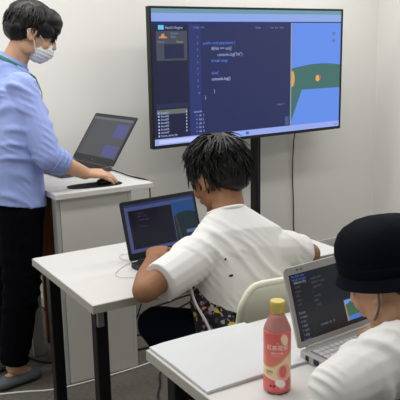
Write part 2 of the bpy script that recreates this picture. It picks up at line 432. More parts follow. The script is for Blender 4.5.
# ------------------------------------------------------------------ laptops
def rounded(W, H, r, n=5):
    pts = []
    for cx, cy, a0 in ((W-r, r, -PI/2), (W-r, H-r, 0), (r, H-r, PI/2), (r, r, PI)):
        for k in range(n+1):
            a = a0+PI/2*k/n; pts.append((cx+r*math.cos(a), cy+r*math.sin(a)))
    return pts
def slab(bm, pts, f0, f1):
    a = [bm.verts.new(f0(p)) for p in pts]; b = [bm.verts.new(f1(p)) for p in pts]; n = len(pts)
    bm.faces.new(a[::-1]); bm.faces.new(b)
    for i in range(n): bm.faces.new((a[i], a[(i+1) % n], b[(i+1) % n], b[i]))
def laptop(loc, yaw, tilt, W, HL, D, th, label, mlid, mdeck, mkey, mgap, bez=(.012, .014, .026)):
    t = empty('laptop', loc, yaw, label, 'laptop')
    bm = bmesh.new(); slab(bm, rounded(W, D, .008), lambda p: V((p[0], p[1]-D, .002)), lambda p: V((p[0], p[1]-D, th)))
    base = fin('base', bm, mdeck, t, bevel=.002)
    bm = bmesh.new(); box(bm, .018, W-.018, -.022-D*.5, -.022, th, th+.0006); kb = fin('key_well', bm, mgap, base)
    bm = bmesh.new(); nx, ny = 14, 6; kw = (W-.04)/nx; kh = D*.5/ny-.0005
    for j in range(ny):
        y = -.024-kh*(j+.5); i = 0
        while i < nx:
            wd = 1
            if j == ny-1 and i == 4: wd = 5
            x0 = .02+kw*i; box(bm, x0+.0011, x0+kw*wd-.0011, y-kh/2+.0012, y+kh/2-.0012, th+.0006, th+.0022); i += wd
    fin('keyboard', bm, mkey, base)
    boxo('touchpad', (W*.34, W*.64, -D+.012, -D*.5-.04, th, th+.0006), mgap, base)
    boxo('power_port', (-.0008, .0004, -.035, -.024, .006, th-.004), M['blackplastic'], base)
    boxo('display_port', (-.0008, .0004, -.07, -.052, .006, th-.004), g('port_blue_glow', (40, 60, 140), .1), base)  # blue is a faint painted-in glow; the port itself emits no light
    ct, s_ = math.cos(tilt), math.sin(tilt)
    def L(x, h, d): return V((x, h*s_-d*ct, th-.002+h*ct+d*s_))       # d = towards the viewer
    bm = bmesh.new(); slab(bm, rounded(W, HL, .010), lambda p: L(p[0], p[1]+.004, -.006), lambda p: L(p[0], p[1]+.004, 0))
    lid = fin('lid', bm, mlid, t, bevel=.0015)
    bm = bmesh.new(); cap(bm, (W*.10, 0, th-.001), .006, (W*.90, 0, th-.001), .006, True, True, 12); fin('hinge', bm, mlid, t, smooth=False)
    sw, sh = W-2*bez[0], HL-bez[1]-bez[2]
    def fx(u, v, d): return L(bez[0]+u*sw, .004+HL-bez[1]-v*sh, .0004+d)
    return t, base, lid, fx, sw, sh

OFF = .0003
# -- laptop on the middle desk
t, base, lid, fx, sw, sh = laptop((1.015, 2.179, .72), math.radians(5.4), math.radians(16.4), .33, .215, .225, .02,
    'open black laptop on the middle desk in front of the bare-headed seated person', M['lapblack'], M['lapblack'], M['key_b'], M['blackplastic'])
def lp(name, pts, m, lay): return poly(lid, name, pts, m, lay, fx, OFF)
lp('screen', rc(0, 1, 0, 1), g('l1_border', (74, 84, 132), .8), 0)
lp('menu_bar', rc(0, 1, 0, .05), g('l1_menu', (44, 56, 100), .8), 1)
lp('editor_pane', rc(.045, .66, .13, .93), g('l1_dark', (24, 25, 40), .8), 1)
lp('editor_sidebar', rc(.045, .13, .13, .93), g('l1_dark2', (18, 19, 32), .8), 2)
lp('game_view', rc(.67, 1, .10, .93), g('l1_sky', (36, 76, 130), .8), 1)
lp('game_hill', [(.67, .93)]+[(.67+.33*k/8, .42-.10*math.sin(PI*(k/8)*.8+.2)) for k in range(9)]+[(1, .93)], g('l1_hill', (30, 48, 56), .8), 2)
lp('game_road', [(.72, .93), (.745, .93), (.70, .36), (.69, .36)], g('l1_road', (84, 66, 56), .8), 3)
lp('message_box', rc(.82, .99, .73, .80), g('l1_msg', (92, 108, 160), .8), 3)
words(lid, 'code_text', 'const a = 1\nif(a == on){\n  console.log()\n}\nbreak stop', .16, .22, .0085, g('l1_txt', (70, 76, 104), .8), 5, fx, sw, sh, 1.4, OFF)
# -- silver laptop on the front desk
t, base, lid, fx, sw, sh = laptop((1.046, 1.272, .72), math.radians(4.5), math.radians(17.0), .29, .205, .225, .024,
    'open silver laptop on the front desk beside the pink drink bottle', M['silver'], M['silver'], M['key_s'], M['key_gap'], bez=(.013, .02, .016))
def lp(name, pts, m, lay): return poly(lid, name, pts, m, lay, fx, OFF)
lp('screen', rc(0, 1, 0, 1), g('l3_dark', (27, 29, 35), .9), 0)
lp('title_bar', rc(0, .32, .02, .075), g('l3_bar', (20, 30, 56), .9), 1)
lp('task_bar', rc(0, 1, .955, 1), g('l3_task', (20, 23, 34), .9), 1)
lp('game_sky', rc(.66, .97, .60, .93), g('l3_sky', (96, 150, 226), .95), 1)
lp('game_water', rc(.66, .97, .86, .93), g('l3_water', (66, 118, 196), .95), 2)
lp('game_hill', [(.66, .86), (.97, .86), (.97, .63), (.76, .63), (.66, .68)], g('l3_hill', (58, 96, 74), .95), 2)
lp('game_slope', [(.655, .93), (.68, .93), (.66, .60), (.645, .60)], g('l3_tan', (150, 130, 104), .95), 3)
lp('preview_card', rc(.655, .70, .60, .645), g('l3_sky', 0), 3)
txt = g('l3_txt', (122, 128, 142), .9); txb = g('l3_txb', (84, 112, 176), .9)
words(lid, 'menu_text', 'File Edit View\nHackU project', .02, .05, .0082, txb, 5, fx, sw, sh, 1.0, OFF)
words(lid, 'heading_text', 'Hierarchy', .04, .15, .0105, g('l3_w', (140, 144, 154), .9), 5, fx, sw, sh, 1, OFF)
words(lid, 'code_text', 'public void\nif(Hit == on){\n  log("hit")\n}\n  stop()\nelse{\n  log()\n}', .26, .14, .0085, g('l3_t2', (84, 88, 98), .9), 5, fx, sw, sh, 1.35, OFF)
words(lid, 'list_text', 'scene\nplayer\nball\ncoin\nwall', .04, .21, .0085, g('l3_t2', 0), 5, fx, sw, sh, 1.3, OFF)
words(lid, 'asset_text', 'Assets\n > main\n > hit\n > ball\n > coin\n > play\n > stop', .03, .60, .009, txt, 5, fx, sw, sh, 1.25, OFF)
words(lid, 'status_text', 'console  ok  12', .28, .86, .0085, txt, 5, fx, sw, sh, 1, OFF)
bm = bmesh.new()
for x in (.12, .17): 
    lathe(bm, [(.003, -.0002), (.003, .0004)], 12, T=Matrix.Translation(fx(x, -.055, -.0003)) @ Matrix.Rotation(PI/2-math.radians(17), 4, 'X'))
fin('lid_bumpers', bm, M['key_gap'], lid)
# -- large laptop on the podium
t, base, lid, fx, sw, sh = laptop((1.335, 3.555, .887), math.radians(-81.5), math.radians(35.2), .40, .28, .28, .022,
    'open dark laptop on the podium, its screen showing grey and purple panes', M['lapblack'], M['lapbrown'], M['key_b'], M['blackplastic'], bez=(.014, .02, .034))
def lp(name, pts, m, lay): return poly(lid, name, pts, m, lay, fx, OFF)
lp('screen', rc(0, 1, 0, 1), g('l2_grey', (74, 76, 82), .8), 0)
lp('menu_bar', rc(0, 1, 0, .06), g('l2_menu', (104, 108, 122), .8), 1)
lp('side_bar', rc(0, .08, .06, 1), g('l2_side', (66, 68, 76), .8), 1)
lp('purple_pane', rc(.66, .97, .14, .48), g('l2_pur', (78, 78, 138), .85), 1)
lp('purple_pane', rc(.62, .97, .68, .97), g('l2_pur', 0), 1)
words(lid, 'maker_mark', 'hp', .47, 1.10, .012, M['greymetal'], 1, fx, sw, sh, 1, OFF)

# mouse mat and mouse
bm = bmesh.new()
n = 28; pts = []
c = V((1.18, 2.875, 0))
for k in range(n):
    a = 2*PI*k/n; q = V((.125*math.copysign(abs(math.cos(a))**.8, math.cos(a)), .055*math.copysign(abs(math.sin(a))**.8, math.sin(a)), 0))
    q.rotate(Matrix.Rotation(-.12, 3, 'Z')); pts.append(c+q)
slab(bm, [(p.x, p.y) for p in pts], lambda p: V((p[0], p[1], .8872)), lambda p: V((p[0], p[1], .8905)))
tag(fin('mouse_mat', bm, M['mousepad']), 'black oval mouse mat under the standing person\'s hand on the podium', 'mouse mat')
ms = empty('computer_mouse', (1.232, 2.872, .8905), .1, 'black computer mouse held by the standing person on the podium', 'mouse')
bm = bmesh.new(); ell(bm, (0, 0, .010), (.046, .027, .017)); 
grow('shell', bm, M['blackplastic'], ms, .003, 2, clip=[(V((0, 0, .001)), V((0, 0, -1)))])
boxo('scroll_wheel', (.02, .030, -.003, .003, .020, .027), M['blackplastic'], ms)

# ------------------------------------------------------------------ cables on desks and floor
def cable(pts, r, m, label, name='power_cable', cat='cable', group=None):
    return tag(tube(name, pts, r, m), label, cat, group)
cable([(1.385, 3.30, .892), (1.40, 3.10, .893), (1.395, 2.95, .892), (1.415, 2.86, .892), (1.434, 2.84, .885), (1.437, 2.84, .84), (1.437, 2.84, .76), (1.44, 2.86, .55), (1.42, 2.9, .3), (1.35, 3.0, .02), (1.2, 3.3, .006)], .0035, M['cord'],
      'black charger cable dropping over the right edge of the podium')
cable([(.758+.30, 2.20, .7235), (1.02, 2.30, .7235), (1.05, 2.34, .7235), (1.09, 2.33, .7235), (1.06, 2.24, .7235), (.99, 2.20, .7235), (.93, 2.14, .7235), (.935, 2.09, .7235), (.985, 2.07, .7235), (1.0, 2.05, .7235)], .0013, M['cordw'],
      'thin white earphone cord looped on the middle desk beside the black laptop', 'earphone_cord', 'cord')
cable([(.55, 2.93, .004), (.777, 2.86, .004), (.88, 2.80, .004), (.99, 2.785, .004), (1.124, 2.785, .004), (1.289, 2.79, .004), (1.445, 2.809, .004), (1.583, 2.854, .004), (1.8, 2.9, .004)], .004, M['cordw'],
      'white cable lying across the carpet in front of the podium', 'floor_cable')
fl = 'black cables tangled on the carpet behind the middle desk'
cable([(.86, 3.26, .05), (.90, 3.20, .006), (.95, 3.08, .006), (1.05, 3.03, .006), (1.12, 3.08, .006), (1.2, 3.2, .006)], .005, M['cord'], 'black cable on the carpet running out beside the slipper', 'floor_cable')
cable([(.93, 3.75, .60), (.96, 3.60, .42), (1.0, 3.45, .25), (1.08, 3.2, .14), (1.16, 3.12, .10), (1.25, 3.2, .03)], .004, M['cord'], 'black cable hanging between the podium and the wall', 'hanging_cable')
cable([(1.40, 3.30, .006), (1.5, 3.34, .006), (1.6, 3.36, .006), (1.72, 3.44, .006), (1.86, 3.46, .006), (1.95, 3.5, .006), (2.1, 3.5, .006)], .005, M['cord'], 'black floor cable closest to the wall behind the middle desk', 'floor_cable')
cable([(1.36, 3.14, .006), (1.45, 3.13, .006), (1.53, 3.12, .006), (1.62, 3.2, .006), (1.75, 3.3, .006), (1.85, 3.34, .006), (1.97, 3.40, .006)], .005, M['cord'], 'black floor cable between the other two near the podium\'s right side', 'floor_cable')
cable([(1.34, 2.98, .006), (1.45, 2.95, .006), (1.52, 2.98, .006), (1.58, 3.05, .006), (1.7, 3.1, .006), (1.9, 3.2, .006)], .005, M['cord'], 'black floor cable nearest the podium\'s right foot', 'floor_cable')
cable([(1.50, 2.85, .006), (1.46, 2.78, .006), (1.40, 2.70, .006), (1.36, 2.66, .006), (1.33, 2.58, .006), (1.25, 2.48, .006), (1.2, 2.3, .006)], .004, M['cord'], 'black cable winding over the carpet toward the front desk', 'floor_cable')
ps = empty('power_strip', (.93, 3.36, 0), .2, 'black power strip on the carpet beside the standing person\'s leg', 'power strip')
boxo('body', (-.06, .06, -.03, .03, 0, .045), M['blackplastic'], ps, bevel=.006)
boxo('plug', (-.04, -.005, -.02, .015, .045, .085), M['blackplastic'], ps, bevel=.004)
boxo('socket_cover', (.005, .045, -.02, .02, .045, .049), M['cord'], ps)

# ------------------------------------------------------------------ drink bottle
bt = empty('drink_bottle', (.905, 1.178, .72), 0, 'pink peach tea bottle with a yellow cap on the front desk', 'bottle')
R = .0308
def facet_lathe(bm, prof, n=40):
    lathe(bm, prof, n)
pet = mat('clear_bottle_plastic', (240, 205, 200), rough=.08, trans=.75, ior=1.3, spec=.5)
tea = mat('pink_tea', (224, 140, 126), rough=.15, trans=.2, ior=1.33)
bm = bmesh.new(); lathe(bm, [(R*.80, 0), (R*.97, .004), (R, .009), (R, .150), (R*.93, .158), (R*.66, .176), (R*.50, .186), (R*.47, .194)], 40)
fin('body', bm, pet, bt, smooth=True)
bm = bmesh.new(); lathe(bm, [(R*.78, .002), (R*.95, .006), (R*.96, .012), (R*.96, .150), (R*.89, .157), (R*.64, .173), (R*.58, .176)], 40)
fin('tea', bm, tea, bt, smooth=True)
def labelmat():
    m = bpy.data.materials.new('peach_label_film'); m.use_nodes = True; nt = m.node_tree; b = nt.nodes['Principled BSDF']
    b.inputs['Roughness'].default_value = .28
    tc = nt.nodes.new('ShaderNodeTexCoord'); sp = nt.nodes.new('ShaderNodeSeparateXYZ'); nt.links.new(tc.outputs['Object'], sp.inputs[0])
    r = nt.nodes.new('ShaderNodeValToRGB'); mr = nt.nodes.new('ShaderNodeMapRange'); mr.inputs[1].default_value = 0; mr.inputs[2].default_value = .155
    nt.links.new(sp.outputs[2], mr.inputs[0]); nt.links.new(mr.outputs[0], r.inputs[0])
    e = r.color_ramp.elements; e[0].position = 0; e[0].color = lin((206, 84, 82)); e[1].position = 1; e[1].color = lin((222, 98, 98))
    x = e.new(.5); x.color = lin((232, 132, 120))
    nt.links.new(r.outputs[0], b.inputs['Base Color']); return m
bm = bmesh.new(); lathe(bm, [(R+.0003, .006), (R+.0006, .008), (R+.0006, .148), (R+.0003, .150)], 48)
lab = fin('label', bm, labelmat(), bt, smooth=True)
capm = mat('yellow_cap', (208, 190, 104), rough=.45)
bm = bmesh.new(); lathe(bm, [(.0150, .190), (.0168, .191), (.0168, .213), (.0158, .2165), (.006, .2175)], 32)
for k in range(32):
    a = 2*PI*k/32; box(bm, .0164, .0175, -.0007, .0007, .193, .211, Matrix.Rotation(a, 4, 'Z'))
fin('cap', bm, capm, bt)
fa = math.atan2(-1.178, -.905)      # side of the label that carries the words
def onl(x, z, d=.0003):
    a = fa + x/R; return V(((R+.0006+d)*math.cos(a), (R+.0006+d)*math.sin(a), z))
def ltext(name, s, size, x, z, m, d=.0005, bold=0):
    me = textmesh(s, size, 'CENTER', bold=bold)
    for v in me.vertices: v.co = onl(v.co.x+x, v.co.y+z, d)
    return link(name, me, m, lab)
def lpoly(name, pts, m, d=.0002):
    # fan of small quads so the patch follows the label's curve
    bm = bmesh.new(); cx = sum(p[0] for p in pts)/len(pts); cz = sum(p[1] for p in pts)/len(pts)
    rs = []
    for k in range(1, 7):
        f = k/6; rs.append([bm.verts.new(onl(cx+(x-cx)*f, cz+(z-cz)*f, d)) for x, z in pts])
    c0 = bm.verts.new(onl(cx, cz, d)); nn = len(pts)
    for i in range(nn): bm.faces.new((c0, rs[0][i], rs[0][(i+1) % nn]))
    for a, b in zip(rs[:-1], rs[1:]):
        for i in range(nn): bm.faces.new((a[i], b[i], b[(i+1) % nn], a[(i+1) % nn]))
    me = bpy.data.meshes.new(name); bm.to_mesh(me); bm.free(); return link(name, me, m, lab)
def circ(cx, cz, rx, rz, n=24, rot=0): return [(cx+rx*math.cos(2*PI*k/n)*math.cos(rot)-rz*math.sin(2*PI*k/n)*math.sin(rot), cz+rx*math.cos(2*PI*k/n)*math.sin(rot)+rz*math.sin(2*PI*k/n)*math.cos(rot)) for k in range(n)]
cream = mat('label_cream', (238, 214, 176), rough=.3); gold = mat('label_gold', (226, 190, 120), rough=.3)
peach = mat('label_peach', (240, 176, 150), rough=.3); pinkd = mat('label_deep_pink', (222, 110, 108), rough=.3)
lw = mat('label_white', (250, 236, 230), rough=.3); dk = mat('label_dark_red', (130, 40, 44), rough=.3); grn2 = mat('label_green', (120, 110, 50), rough=.3)
def lstrip(name, cols, m, d):
    # cols: (x, z_low, z_high) from one side to the other
    bm = bmesh.new(); xs = []
    for (x0, a0, b0), (x1, a1, b1) in zip(cols[:-1], cols[1:]):
        for k in range(4):
            f = k/4; f = f; xs.append((x0+(x1-x0)*f, a0+(a1-a0)*f, b0+(b1-b0)*f))
    xs.append(cols[-1]); pr = None
    for x, a, b in xs:
        cur = (bm.verts.new(onl(x, a, d)), bm.verts.new(onl(x, b, d)))
        if pr: bm.faces.new((pr[0], cur[0], cur[1], pr[1]))
        pr = cur
    me = bpy.data.meshes.new(name); bm.to_mesh(me); bm.free(); return link(name, me, m, lab)
lstrip('cream_panel', [(-.044, .044, .070), (-.026, .042, .066), (-.010, .038, .067), (.006, .035, .077), (.022, .036, .090), (.044, .046, .100)], cream, .0002)
lstrip('gold_wave', [(-.044, .070, .074), (-.026, .066, .069), (-.010, .067, .070), (.006, .077, .080), (.022, .090, .094), (.044, .100, .104)], gold, .0003)
lpoly('peach_picture', circ(.017, .055, .017, .021), peach, .0004)
lpoly('peach_blush', circ(.014, .058, .009, .015), pinkd, .0005)
lpoly('peach_slice', circ(.017, .134, .0085, .014, rot=.3), cream, .0004)
lpoly('peach_blossom', circ(.008, .030, .013, .009, rot=-.5), lw, .0006)
lstrip('lower_band', [(-.044, .010, .036), (-.02, .010, .033), (0, .010, .028), (.02, .010, .026), (.044, .010, .03)], pinkd, .00045)
ltext('label_words', '紅茶花伝', .0125, .001, .111, lw, .0006, .00012)
ltext('label_words', '白桃の紅茶', .0056, .000, .1005, lw)
ltext('label_words', 'ピーチティー', .0042, .000, .0945, lw)
ltext('label_words', '国産桃', .0062, -.018, .055, grn2, .0006)
ltext('label_words', '果汁入', .0046, -.018, .049, grn2, .0006)
ltext('label_crest', '✿', .0085, .001, .123, gold, .0006)
ltext('label_words', '●●', .008, -.010, .020, dk, .0007)
ltext('label_words', '500ml', .005, .012, .016, lw, .0007)

# ------------------------------------------------------------------ plastic chairs
def chair(loc, rz, label):
    t = empty('plastic_chair', loc, rz, label, 'chair', 'cream plastic chairs')
    # local: sitter faces +y
    bm = bmesh.new(); loft(bm, [((0, 0, .425), (.19, 0, 0), (0, .19, 0)), ((0, 0, .435), (.21, 0, 0), (0, .21, 0)), ((0, 0, .447), (.205, 0, 0), (0, .205, 0))], sq=4)
    fin('seat', bm, M['chair'], t, smooth=False, bevel=.004)
    # curved, round-cornered back with thickness
    bm = bmesh.new(); nx, nz = 26, 14; W_, z0, z1 = .205, .47, .80
    def P(i, j, d):
        s = -1+2*i/nx; v = j/nz
        hw = W_*(.94+.06*v); rr = .06
        z = z0+(z1-z0)*v
        # rounded upper corners
        x = s*hw; top = z1-(rr-math.sqrt(max(0, rr*rr-max(0, abs(x)-(hw-rr))**2)))
        bot = z0+(rr-math.sqrt(max(0, rr*rr-max(0, abs(x)-(hw-rr))**2)))
        z = bot+(top-bot)*v
        y = -.185-.055*v+.035*(s*s)
        return V((x, y+d, z))
    F = [[bm.verts.new(P(i, j, .007)) for j in range(nz+1)] for i in range(nx+1)]
    B = [[bm.verts.new(P(i, j, -.007)) for j in range(nz+1)] for i in range(nx+1)]
    for i in range(nx):
        for j in range(nz):
            bm.faces.new((F[i][j], F[i+1][j], F[i+1][j+1], F[i][j+1])); bm.faces.new((B[i][j], B[i][j+1], B[i+1][j+1], B[i+1][j]))
    for i in range(nx):
        bm.faces.new((F[i][0], B[i][0], B[i+1][0], F[i+1][0])); bm.faces.new((F[i][nz], F[i+1][nz], B[i+1][nz], B[i][nz]))
    for j in range(nz):
        bm.faces.new((F[0][j], F[0][j+1], B[0][j+1], B[0][j])); bm.faces.new((F[nx][j], B[nx][j], B[nx][j+1], F[nx][j+1]))
    fin('backrest', bm, M['chair'], t, smooth=True)
    # rolled rim around the shell
    rim = [P(0, 2, 0), P(0, nz//2, 0), P(0, nz-2, 0)]+[P(i, nz, 0) for i in range(0, nx+1, 2)]+[P(nx, nz-2, 0), P(nx, nz//2, 0), P(nx, 2, 0)]
    tube('backrest_rim', rim, .010, M['chair'], t)
    for sx in (-1, 1):
        for sy in (-1, 1):
            bm = bmesh.new(); cap(bm, (sx*.16, sy*.15, .425), .011, (sx*.20, sy*.20, .006), .011, True, True, 12); fin('leg', bm, M['greymetal'], t, smooth=True)
        bm = bmesh.new(); cap(bm, (sx*.15, -.16, .43), .011, (sx*.15, -.205, .60), .011, True, True, 12); fin('back_support', bm, M['greymetal'], t, smooth=True)
    return t
chair((1.30, 1.83, 0), .05, 'cream plastic chair under the bare-headed seated person in white tee')
chair((1.37, .73, 0), .25, 'cream plastic chair under the person in the black hat, at the front desk')

# ------------------------------------------------------------------ people
def basis(f, up=V((0, 0, 1))):
    f = V(f).normalized(); r = f.cross(up).normalized(); u = r.cross(f).normalized()
    return Matrix((r, f, u)).transposed()      # columns: right, forward, up

class Head:
    def __init__(s, C, f, roll=0, k=1.0):
        s.k = k; s.C = V(C); s.B = basis(f) @ Matrix.Rotation(roll, 3, 'Y')
    def p(s, x, y, z): return s.C + s.B @ V((x, y, z))*s.k
    def e(s, bm, c, r, rot=None):
        R = s.B @ rot if rot else s.B
        ell(bm, s.p(*c), tuple(q*s.k for q in r), R)
    def c(s, bm, a, ra, b, rb): cap(bm, s.p(*a), ra*s.k, s.p(*b), rb*s.k, n=12)
    def skull(s, bm):
        s.e(bm, (0, -.014, .038), (.073, .092, .083))
        s.e(bm, (0, .022, -.012), (.064, .070, .082))
        s.e(bm, (0, .035, -.060), (.048, .050, .048))
        s.e(bm, (0, .068, -.096), (.022, .018, .016))             # chin
        for k in (-1, 1):
            s.e(bm, (k*.036, .062, -.030), (.024, .022, .026))    # cheek
            s.e(bm, (k*.030, .078, .026), (.024, .012, .008))     # brow
            s.e(bm, (k*.050, -.002, -.066), (.016, .034, .028))   # jaw angle
            s.e(bm, (k*.078, -.006, -.004), (.009, .020, .031), Matrix.Rotation(-.2, 3, 'X'))   # ear
            s.e(bm, (k*.080, -.002, -.028), (.008, .010, .011))
            s.e(bm, (k*.012, .101, -.028), (.009, .011, .008))    # nostril wing
        s.c(bm, (0, .088, .018), .008, (0, .108, -.024), .0105)   # nose
        s.c(bm, (-.020, .089, -.058), .0055, (.020, .089, -.058), .0055)   # lips
        s.c(bm, (-.016, .087, -.067), .006, (.016, .087, -.067), .006)
    def eyes(s, parent):
        for k in (-1, 1):
            bm = bmesh.new(); ell(bm, s.p(k*.031, .080, .008), (.0125, .0085, .0075), s.B, 14)
            e = fin('eye', bm, M['eye'], parent, smooth=True)
            bm = bmesh.new(); ell(bm, s.p(k*.031, .0865, .008), (.005, .003, .005), s.B, 12); fin('iris', bm, M['hair'], e, smooth=True)

def hand(bm, w, f, n, side, curl=(.35, .4, .45, .5), spread=.07, thumb=.5, s=1.0, thumb_dir=None):
    """w wrist, f direction of fingers, n back-of-hand normal, side=+1 if the thumb lies toward f x n"""
    w, f, n = V(w), V(f).normalized(), V(n).normalized(); t = f.cross(n).normalized()*side; n = (n-f*n.dot(f)).normalized()
    loft(bm, [(w-f*.01*s, t*.026*s, n*.019*s), (w+f*.02*s, t*.031*s, n*.017*s), (w+f*.055*s, t*.040*s, n*.0155*s), (w+f*.085*s, t*.041*s, n*.013*s)], 18)
    L = ((.044, .026, .022), (.048, .030, .024), (.045, .028, .023), (.036, .021, .020))
    for k in range(4):
        off = (.030-.0205*k)*s; root = w+f*(.080-(.002, 0, .003, .010)[k])*s+t*off
        d = (f+t*spread*(1.5-k)*.9).normalized(); p = root-d*.012*s; ang = 0; r = (.0095, .0098, .0093, .0083)[k]*s
        for j in range(3):
            ang += curl[k]*(.9, 1.1, .8)[j]
            dd = d*math.cos(ang)-n*math.sin(ang); q = p+dd*(L[k][j]*s+(.012*s if j == 0 else 0))
            cap(bm, p, r*(1-.07*j), q, r*(.93-.08*j), n=10); p = q
    # thumb leaves the side of the palm near its base
    tr = w+f*.022*s+t*.024*s-n*.004*s
    d1 = (f*.62+t*.72-n*.25).normalized(); a = tr+d1*.038*s
    d2 = (f*(.62+.3*thumb)+t*(.62-.8*thumb)-n*.3).normalized(); b = a+d2*.031*s
    d3 = (f*(.8)+t*(.4-thumb)-n*.35).normalized(); c = b+d3*.024*s
    cap(bm, tr, .0145*s, a, .0115*s, n=12); cap(bm, a, .0112*s, b, .0098*s, n=12); cap(bm, b, .0098*s, c, .0082*s, n=12)

def locks(bm, H, count, r0=.0055, length=(.045, .08), zone=None, lift=.3, flop=.9, cen=(0, -.014, .04), rad=(.086, .106, .098)):
    """tapered clumps of hair lying over the scalp and breaking free at the tips"""
    made = 0; tries = 0
    while made < count and tries < count*30:
        tries += 1
        th = random.uniform(0, 2*PI); ph = math.acos(random.uniform(-.5, 1))
        n = V((math.sin(ph)*math.cos(th), math.sin(ph)*math.sin(th), math.cos(ph)))
        if zone and not zone(n): continue
        p = V((cen[0]+n.x*rad[0], cen[1]+n.y*rad[1], cen[2]+n.z*rad[2]))
        whirl = V((0, -.055, .10))
        out = V((p.x-whirl.x, p.y-whirl.y, 0)); out = out.normalized() if out.length > 1e-4 else V((1, 0, 0))
        down = (out*max(.15, n.z)+V((0, 0, -1))*(1.05-max(n.z, 0))); down = (down-n*down.dot(n)).normalized()
        side = n.cross(down)*random.uniform(-.5, .5)
        d = (down+side+n*lift*random.uniform(.2, 1)).normalized()
        ln = random.uniform(*length); pts = []; q = p-n*.004
        for k in range(5):
            pts.append(q.copy()); q = q+d*ln/4; d = (d+V((0, 0, -1))*flop*.22+side*.15-n*lift*.22).normalized()
        rs = []
        for k, q in enumerate(pts):
            dd = (pts[min(k+1, 4)]-pts[max(k-1, 0)]).normalized(); x, y = frame_of(dd); r = r0*(1-k/4.3)**.7
            rs.append([bm.verts.new(H.C+H.B @ (q+(x*math.cos(a)+y*math.sin(a)*.6)*r)*H.k) for a in (0, PI/2.5, PI/1.25, 1.2*PI, 1.6*PI)])
        rings(bm, rs); made += 1

# ---------- person 1 : bare-headed, seated at the middle desk
P1 = empty('person', (1.22, 1.70, 0), 0, 'seated person in a white tee with messy black hair, typing on the black laptop', 'person')
P1.location = (0, 0, 0)
H1 = Head((1.278, 2.005, 1.050), (-.26, .88, -.38), k=1.05)
bm = bmesh.new(); H1.skull(bm)
neck1 = V((1.262, 1.925, .945)); shL = V((1.135, 1.872, .842)); shR = V((1.415, 1.825, .812))
cap(bm, H1.p(0, -.020, -.045), .052, neck1+V((0, -.02, -.03)), .058)
elL = V((.882, 1.800, .777)); elR = V((1.548, 1.832, .768)); wrL = V((1.050, 2.065, .775)); wrR = V((1.36, 2.03, .768))
for a, b, c in ((shL, elL, wrL), (shR, elR, wrR)):
    cap(bm, a, .046, b, .039); cap(bm, b, .039, b.lerp(c, .35), .041); cap(bm, b.lerp(c, .35), .041, c, .027)
hand(bm, wrL, (.62, .78, .16), (-.15, .05, 1), 1, (.45, .5, .5, .55))
hand(bm, wrR, (-.6, .8, .12), (.12, .0, 1), -1, (.45, .5, .5, .55))
hipc = V((1.275, 1.81, .55))
ax = V((.97, -.16, 0))
loft(bm, [(hipc, ax*.135, V((.0, .09, -.03))), (hipc.lerp(neck1, .4), ax*.125, V((0, .085, -.03))), (hipc.lerp(neck1, .72), ax*.15, V((0, .085, -.04))), (hipc.lerp(neck1, .86), ax*.10, V((0, .06, -.03))), (neck1, ax*.05, V((0, .045, -.02)))])
cap(bm, shL, .045, shR, .045)
kL = V((1.105, 2.17, .485)); kR = V((1.41, 2.20, .485)); aL = V((1.30, 2.16, .09)); aR = V((1.42, 2.24, .09))
for h, k, a in ((hipc+V((-.09, .01, -.02)), kL, aL), (hipc+V((.09, -.01, -.02)), kR, aR)):
    cap(bm, h, .07, k, .052); cap(bm, k, .05, a, .036)
    cap(bm, a, .036, a+V((-.01, .12, -.05)), .03); cap(bm, a+V((0, -.03, -.045)), .03, a+V((-.01, .16, -.06)), .028)
body1 = grow('body', bm, M['skin_tan'], P1, .0042, 3)
H1.eyes(P1)
# hair
bm = bmesh.new(); H1.e(bm, (0, -.020, .052), (.084, .104, .088)); H1.e(bm, (0, -.052, .012), (.076, .070, .072)); H1.e(bm, (0, .045, .085), (.070, .052, .046))
H1.e(bm, (0, -.075, -.030), (.055, .030, .04))
h = grow('hair', bm, M['hair'], P1, .005, 3, fold=lambda p: .006*noise.noise(p*45))
bm = bmesh.new()
locks(bm, H1, 760, .0062, (.04, .085), zone=lambda n: n.z > -.05 or (n.y < .25 and n.z > -.35), lift=.42, flop=.8, rad=(.080, .104, .092), cen=(0, -.016, .046))
locks(bm, H1, 160, .005, (.035, .06), zone=lambda n: n.y < -.1 and n.z < -.1, lift=.22, flop=.8, rad=(.078, .098, .092), cen=(0, -.018, .040))
fin('hair_locks', bm, M['hair'], h, smooth=True)
# tee shirt
bm = bmesh.new(); ax = V((.97, -.16, 0))
def tsec(t, hw, hd, off=V((0, 0, 0))):
    c = hipc.lerp(neck1, t)+off; return (c, ax*hw, V((.02, .13, -.075)).normalized()*hd)
loft(bm, [tsec(-.06, .172, .120), tsec(.12, .170, .118), tsec(.4, .176, .118, V((0, -.01, 0))), tsec(.62, .190, .118, V((0, -.012, 0))), tsec(.80, .172, .106, V((0, -.012, -.004))), tsec(.93, .105, .082), tsec(1.01, .066, .064)], 28, 2.3)
cap(bm, shL+V((.03, 0, -.005)), .070, shL.lerp(elL, .25), .068); cap(bm, shR+V((-.04, 0, .0)), .072, shR.lerp(elR, .25), .068)
cap(bm, shL+V((.02, 0, -.004)), .066, shL.lerp(elL, .80)+V((.006, -.006, -.002)), .066, f1=True); cap(bm, shR-V((.02, 0, 0)), .068, shR.lerp(elR, .72), .065, f1=True)
tee = grow('tee_shirt', bm, M['tee'], P1, .0045, 3, fold=folds(.0055, (.75, .3, .6), .058, 1.7, .006))
bm = bmesh.new()
R = basis((neck1-hipc).normalized(), V((0, 1, 0)))
def ring3(c, rx, ry, axis, r, n=28):
    x, y = frame_of(axis); return [c+x*math.cos(2*PI*k/n)*rx+y*math.sin(2*PI*k/n)*ry for k in range(n+1)]
ax3 = (neck1-hipc).normalized()*.6+(H1.C-neck1).normalized()*.4
